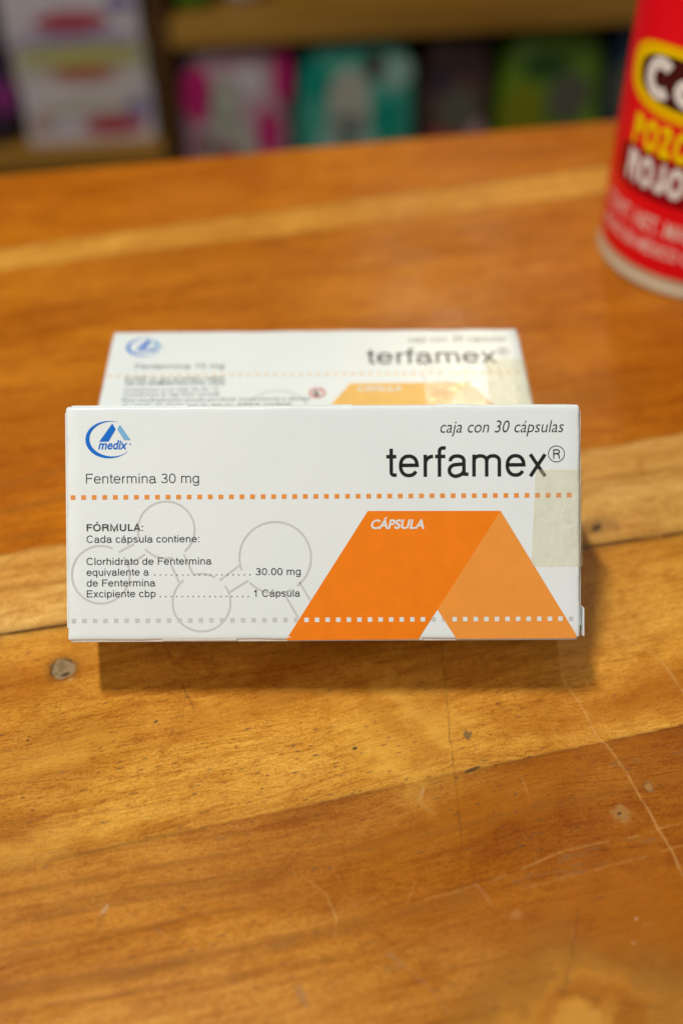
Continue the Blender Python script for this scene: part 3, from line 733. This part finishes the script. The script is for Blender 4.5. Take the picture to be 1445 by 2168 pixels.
RED = k.fin(k.mix(k.sm(n, .3, .7), (.86, .0, .008, 1), (.90, .001, .013, 1)), .36, .3)
link('paper_label', lathe([(CR - .3, 7.95), (CR - .02, 8.0), (CR, 8.2), (CR, 30), (CR, 110.8), (CR - .02, 111), (CR - .3, 111.05)]), RED, root_c, True)
def wrap(name, layers, mat, eps, step=.0):
    """polygons in (arc mm, height mm) wrapped round the label"""
    bm = bmesh.new()
    for li, polys in enumerate(layers):
        for poly in polys:
            vs = [bm.verts.new((p[0], p[1], li * 1.0)) for p in poly]
            try: bm.faces.new(vs)
            except ValueError: pass
    bmesh.ops.remove_doubles(bm, verts=bm.verts[:], dist=1e-4)
    lo = min(v.co.x for v in bm.verts); hi = max(v.co.x for v in bm.verts); x = lo + 1.2
    while x < hi:
        bmesh.ops.bisect_plane(bm, geom=bm.verts[:] + bm.edges[:] + bm.faces[:], plane_co=(x, 0, 0), plane_no=(1, 0, 0)); x += 1.2
    for v in bm.verts:
        R = CR + eps + v.co.z * step; a = v.co.x / CR
        v.co = Vector((R * math.cos(a), R * math.sin(a), v.co.y)) * MM
    bm.normal_update()
    for f in bm.faces:
        c = f.calc_center_median()
        if f.normal.x * c.x + f.normal.y * c.y < 0: f.normal_flip()
    return link(name, bm, mat, root_c)
def up(layers): return [[[(u, -v) for (u, v) in poly] for poly in l] for l in layers]
def stadium(x0, x1, z0, z1, ex=2.6, n=64):
    cx, cz = (x0 + x1) / 2, (z0 + z1) / 2
    pts = arcp(cx, cz, (x1 - x0) / 2, (z1 - z0) / 2, 0, 360, n, ex)[:-1]
    return [[[(cx, cz), pts[i], pts[(i + 1) % n]] for i in range(n)]]
YEL = ink('yellow_label_ink', (.95, .50, .0), .4); YEL2 = ink('bright_yellow_ink', (.98, .70, .0), .4)
MAR = ink('maroon_label_ink', (.07, .008, .008), .4); DRED = ink('dark_red_label_ink', (.30, .0, .006), .4)
WHT = ink('white_label_ink', (.84, .83, .78), .4); PNK = ink('pale_pink_label_ink', (.88, .58, .50), .4)
wrap('oval_border', stadium(132.6, 199, 67.0, 93.5, 2.7), YEL, .12)
wrap('oval_inner_line', stadium(136.3, 195.5, 70.0, 91.2, 2.7), YEL2, .18)
wrap('oval_field', stadium(139.4, 192.5, 71.6, 89.6, 2.7), MAR, .24)
def fat(s, x0, x1, z0, cap=None, xh=None, hw=1.0, shear=0):
    return up(text_polys(s, x0, x1, -z0, cap=cap, xh=xh, weight=hw, shear=shear))
wrap('logo_lettering', [ribbon(arcp(150.6, 80.6, 5.2, 5.4, 48, 312, 20, 2.0), 2.1), ribbon(arcp(163.6, 78.6, 4.5, 3.6, 0, 360, 24, 2.0), 1.9)] + up(text_polys('s', 171, 181, -73.2, xh=11.4, weight=.18)), WHT, .30, .004)
wrap('product_lettering', up(text_polys('POZOLE', 141.6, 181.0, -53.6, cap=11.6, weight=.19)), YEL2, .26, .004)
#, YEL2, .26)
wrap('dark_patch', stadium(134.8, 176, 36.5, 53.4, 5), DRED, .10)
wrap('variety_lettering', up(text_polys('ROJO', 141.4, 168.4, -40.0, cap=11.5, weight=.20)), WHT, .26, .004)
wrap('contents_lettering', up(font_polys('CONT. NET. MASA DRENADA', 130.5, 208, -24.0, cap=6.3, offset=.02)) + up(font_polys('HECHO EN MÉXICO CONTENIDO NETO', 129.5, 214, -15.4, cap=4.8, offset=.03)), PNK, .2)

# ------------------------------------------------------------------ shelves behind
SYAW = math.radians(8.0)
d0 = ray(722, 60); P0 = Vector((0, 0, CAM_H)) + d0 * 1150.0
sn_ = Vector((math.sin(SYAW), -math.cos(SYAW), 0)); ax = Vector((math.cos(SYAW), math.sin(SYAW), 0))
def S(px, py):
    p = on_plane(px, py, P0, sn_); q = p - P0
    return q.dot(ax), p.z
SHELF_LOC = Vector((P0.x, P0.y, 0)) * MM
shelf = empty('wooden_shelf_unit', Vector((SHELF_LOC.x, SHELF_LOC.y, -.9)), (0, 0, SYAW))
tag(shelf, 'dark golden wooden shelf unit far behind the table', 'shelf')
k = NT('shelf_wood'); P = k.co(); x_, y_, z_ = k.sep(P)
g1 = k.noise(k.comb(k.ma('MULTIPLY', x_, 4), k.ma('MULTIPLY', y_, 60), k.ma('MULTIPLY', z_, 60)), 1, 4, .6, .5)
SH = k.fin(k.mix(k.sm(g1, .3, .7), (.24, .11, .010, 1), (.38, .19, .028, 1)), .45, .4)
DKW = plain('dark_shelf_wood', (.075, .032, .007), .7, .2, var=.2)
ZO = 900
def bd(name, x0, x1, y0, y1, z0, z1, mat=SH): return link(name, box_bm(x0, x1, y0, y1, z0 + ZO, z1 + ZO, 1.5, 2), mat, shelf)
zt = S(722, 28)[1]; zb = S(722, 84)[1]
zl = S(170, 316)[1]; zl2 = S(170, 347)[1]
DEP = 330
xd0, xd1 = S(333, 200)[0], S(371, 200)[0]
bd('upper_board', xd1, xd1 + 1100, 0, DEP, zb, zt)
zr = zl - 95
bd('lower_board', xd1, xd1 + 1100, 0, DEP, zr - 24, zr)
bd('lower_board', xd0 - 900, xd0, 0, DEP, zl2 - 8, zl)
bd('divider', xd0 + .5, xd1 - .5, -2, DEP, -900, 420, DKW)
bd('back_panel', xd0 - 900, xd1 + 1100, DEP, DEP + 12, -900, 420, DKW)
bd('top_board', xd0 - 900, xd1 + 1100, -3, DEP + 12, 422, 446)
bd('side_panel', xd0 - 925, xd0 - 901, -2, DEP + 12, -900, 420)
bd('side_panel', xd1 + 1101, xd1 + 1125, -2, DEP + 12, -900, 420)
bd('bottom_board', xd0 - 900, xd1 + 1100, 1, DEP - 1, -880, -850)

def place(name, label, cat, px0, px1, pyt, zbase, depth, setback, build, group=None):
    yc = 200
    a = S(px0, yc)[0]; b = S(px1, yc)[0]; zt_ = S((px0 + px1) / 2, pyt)[1]
    wd, ht = b - a, zt_ - zbase
    loc = Vector((P0.x, P0.y, 0)) + ax * ((a + b) / 2) - sn_ * setback
    r = empty(name, Vector((loc.x, loc.y, zbase + .3)) * MM, (0, 0, SYAW))
    tag(r, label, cat, group)
    build(r, wd, ht, depth)
    return r
def blob(name, root, w_, h_, cx, cz, rx, rz, mat, y=-1.2, ex=2.2, k=0):
    bm = bmesh.new(); n = 28
    pts = arcp(cx * w_, cz * h_, rx * w_, rz * h_, 0, 360, n, ex)[:-1]
    a = [bm.verts.new(Vector((p[0], y, p[1])) * MM) for p in pts]; b = [bm.verts.new(Vector((p[0], y + 1.0, p[1])) * MM) for p in pts]
    bm.faces.new(a)
    for i in range(n): bm.faces.new((a[i], b[i], b[(i + 1) % n], a[(i + 1) % n]))
    bmesh.ops.recalc_face_normals(bm, faces=bm.faces[:])
    return link(name, bm, mat, root)
def m_(name, col, r=.4): return plain(name, col, r, .5, var=.08, scale=30)
WH = m_('lilac_white_carton', (.52, .46, .47)); RD = m_('red_print', (.36, .035, .05)); YB = m_('yellow_green_print', (.40, .37, .11)); CR_ = m_('cream_carton', (.48, .41, .35)); OR = m_('orange_red_print', (.40, .10, .05))
PKM = m_('pale_pink_pack', (.38, .22, .25)); MG = m_('magenta_print', (.42, .006, .11)); GW = m_('greyish_white_print', (.36, .35, .28)); TE = m_('teal_pack', (.04, .27, .19)); TD = m_('deep_teal_print', (.0, .22, .15)); AQ = m_('aqua_print', (.24, .38, .32))
BR_ = m_('brown_pack', (.06, .025, .02)); GR = m_('green_pack', (.085, .16, .004)); YG = m_('yellow_green_patch', (.18, .17, .003)); DG = m_('dark_green_print', (.02, .07, .01)); GY = m_('grey_pack', (.09, .085, .055)); NV = m_('navy_pack', (.01, .03, .06)); PU = m_('purple_pack', (.20, .02, .14)); DK = m_('dark_pack', (.03, .02, .04)); LG = m_('lime_print', (.12, .24, .004)); PKM2 = m_('rose_print', (.34, .10, .14))

def carton_item(main, bits):
    def f(r, wd, ht, dp):
        link('carton', box_bm(-wd / 2, wd / 2, 0, dp, 0, ht, 1.5, 2), main, r)
        for (nm, cx, cz, rx, rz, mt) in bits: blob(nm, r, wd, ht, cx, cz, rx, rz, mt)
    return f
def pouch(main, bits, ex=4):
    """soft pack: rounded outline, swollen front, crimped top seal"""
    def f(r, wd, ht, dp):
        bm = bmesh.new(); n = 36; rings = []
        for (sc, y) in ((.80, 0), (.94, 5), (1, 16), (1, dp - 16), (.94, dp - 5), (.80, dp)):
            pts = arcp(0, ht / 2, wd / 2 * sc, ht / 2 * (1 if sc == 1 else sc ** .4), 0, 360, n, ex)[:-1]
            rings.append([bm.verts.new(Vector((p[0], y, max(0, p[1]))) * MM) for p in pts])
        for a, b in zip(rings, rings[1:]):
            for i in range(n): bm.faces.new((a[i], b[i], b[(i + 1) % n], a[(i + 1) % n]))
        bm.faces.new(rings[0]); bm.faces.new(rings[-1][::-1])
        bmesh.ops.recalc_face_normals(bm, faces=bm.faces[:])
        link('pouch', bm, main, r, True)
        for (nm, cx, cz, rx, rz, mt) in bits: blob(nm, r, wd, ht, cx, cz, rx, rz, mt, y=-1.0)
    return f
# stack of three cartons in the left bay
z1_ = S(180, 196)[1]; z2_ = S(180, 108)[1]; z3_ = S(180, -20)[1]
place('stacked_carton', 'white carton with red print, bottom of the stack left of the divider', 'carton', 42, 322, 196, zl, 150, 12,
      carton_item(WH, [('print_band', .02, .72, .44, .20, CR_), ('print_patch', .38, .60, .09, .20, m_('pale_violet_print', (.34, .28, .46))), ('print_patch', -.38, .40, .09, .14, m_('tan_print', (.40, .26, .20))), ('print_patch', .18, .32, .24, .17, RD)]), 'cartons stacked in the left bay')
place('stacked_carton', 'yellow banded carton, middle of the stack left of the divider', 'carton', 36, 318, 108, z1_, 150, 14,
      carton_item(CR_, [('print_band', .02, .74, .47, .22, YB), ('print_patch', .02, .32, .24, .16, OR)]), 'cartons stacked in the left bay')
place('stacked_carton', 'white carton with dark red print, top of the stack left of the divider', 'carton', 30, 312, -22, z2_, 150, 12,
      carton_item(WH, [('print_patch', .0, .42, .27, .16, RD), ('lilac_band', .0, .16, .46, .08, m_('lilac_print', (.32, .24, .36))), ('print_patch', .36, .70, .10, .14, m_('violet_print', (.22, .18, .34)))]), 'cartons stacked in the left bay')
place('snack_pack', 'dark pack with magenta print at the far left edge of the shelf', 'pack', -160, 30, 60, zl, 120, 14,
      pouch(DK, [('print_patch', .36, .42, .14, .14, PU)]))
place('hygiene_pack', 'pale pink pack with magenta patches right of the divider', 'pack', 376, 622, 117, zr, 110, 14,
      pouch(PKM, [('corner_patch', -.33, .76, .13, .16, MG), ('figure_patch', -.10, .34, .26, .30, GW), ('figure_patch', -.10, .72, .16, .14, GW), ('ribbon_patch', .28, .52, .10, .14, MG), ('corner_patch', .42, .84, .08, .16, MG), ('flower_patch', .12, .82, .14, .09, WH), ('flower_patch', -.30, .45, .10, .10, PKM2), ('print_band', .05, .12, .34, .06, YB), ('eye_patch', -.10, .40, .08, .08, MG)]))
place('hygiene_pack', 'teal pack with pale figure print beside the pink pack', 'pack', 634, 892, 109, zr, 110, 14,
      pouch(TE, [('figure_patch', -.10, .34, .26, .28, AQ), ('figure_patch', -.08, .66, .18, .22, GW), ('ribbon_patch', .24, .56, .12, .13, TD), ('corner_patch', -.36, .82, .12, .12, TD), ('figure_patch', .30, .84, .14, .10, AQ), ('flower_patch', .12, .88, .08, .08, BR_), ('print_band', .10, .10, .36, .07, WH), ('flower_patch', .36, .30, .09, .12, GW), ('eye_patch', -.10, .42, .08, .07, TD)]))
place('snack_pack', 'dark brown pack between the teal pack and the green pack', 'pack', 902, 1066, 108, zr, 100, 30,
      pouch(BR_, [('print_patch', .0, .56, .30, .14, GY), ('print_patch', -.2, .34, .18, .10, RD), ('print_band', .1, .14, .30, .06, OR), ('flower_patch', .25, .40, .12, .10, PKM), ('flower_patch', -.25, .75, .12, .08, DK)]))
place('snack_pack', 'green pack with yellow patches near the red can', 'pack', 1072, 1300, 97, zr, 110, 24,
      pouch(GR, [('print_patch', -.28, .50, .18, .22, YG), ('print_patch', .14, .62, .20, .16, GY), ('print_band', .06, .28, .34, .10, DG), ('flower_patch', .36, .42, .08, .14, LG), ('flower_patch', -.1, .82, .22, .08, DG), ('print_band', -.25, .14, .16, .08, LG)]))
place('snack_pack', 'dark navy pack behind the red can', 'pack', 1306, 1500, 60, zr, 110, 24, pouch(NV, [('print_patch', -.2, .6, .3, .2, GY)]))
place('snack_pack', 'bright green pack on the upper board near the divider', 'pack', 376, 470, -180, zt, 90, 25,
      pouch(m_('bright_green_pack', (.05, .22, .01)), [('print_patch', .0, .5, .3, .2, GY)]))
place('snack_pack', 'pale lilac pack on the upper board beside the green one', 'pack', 486, 580, -160, zt, 90, 40,
      pouch(WH, [('print_patch', .0, .5, .3, .2, PU)]))
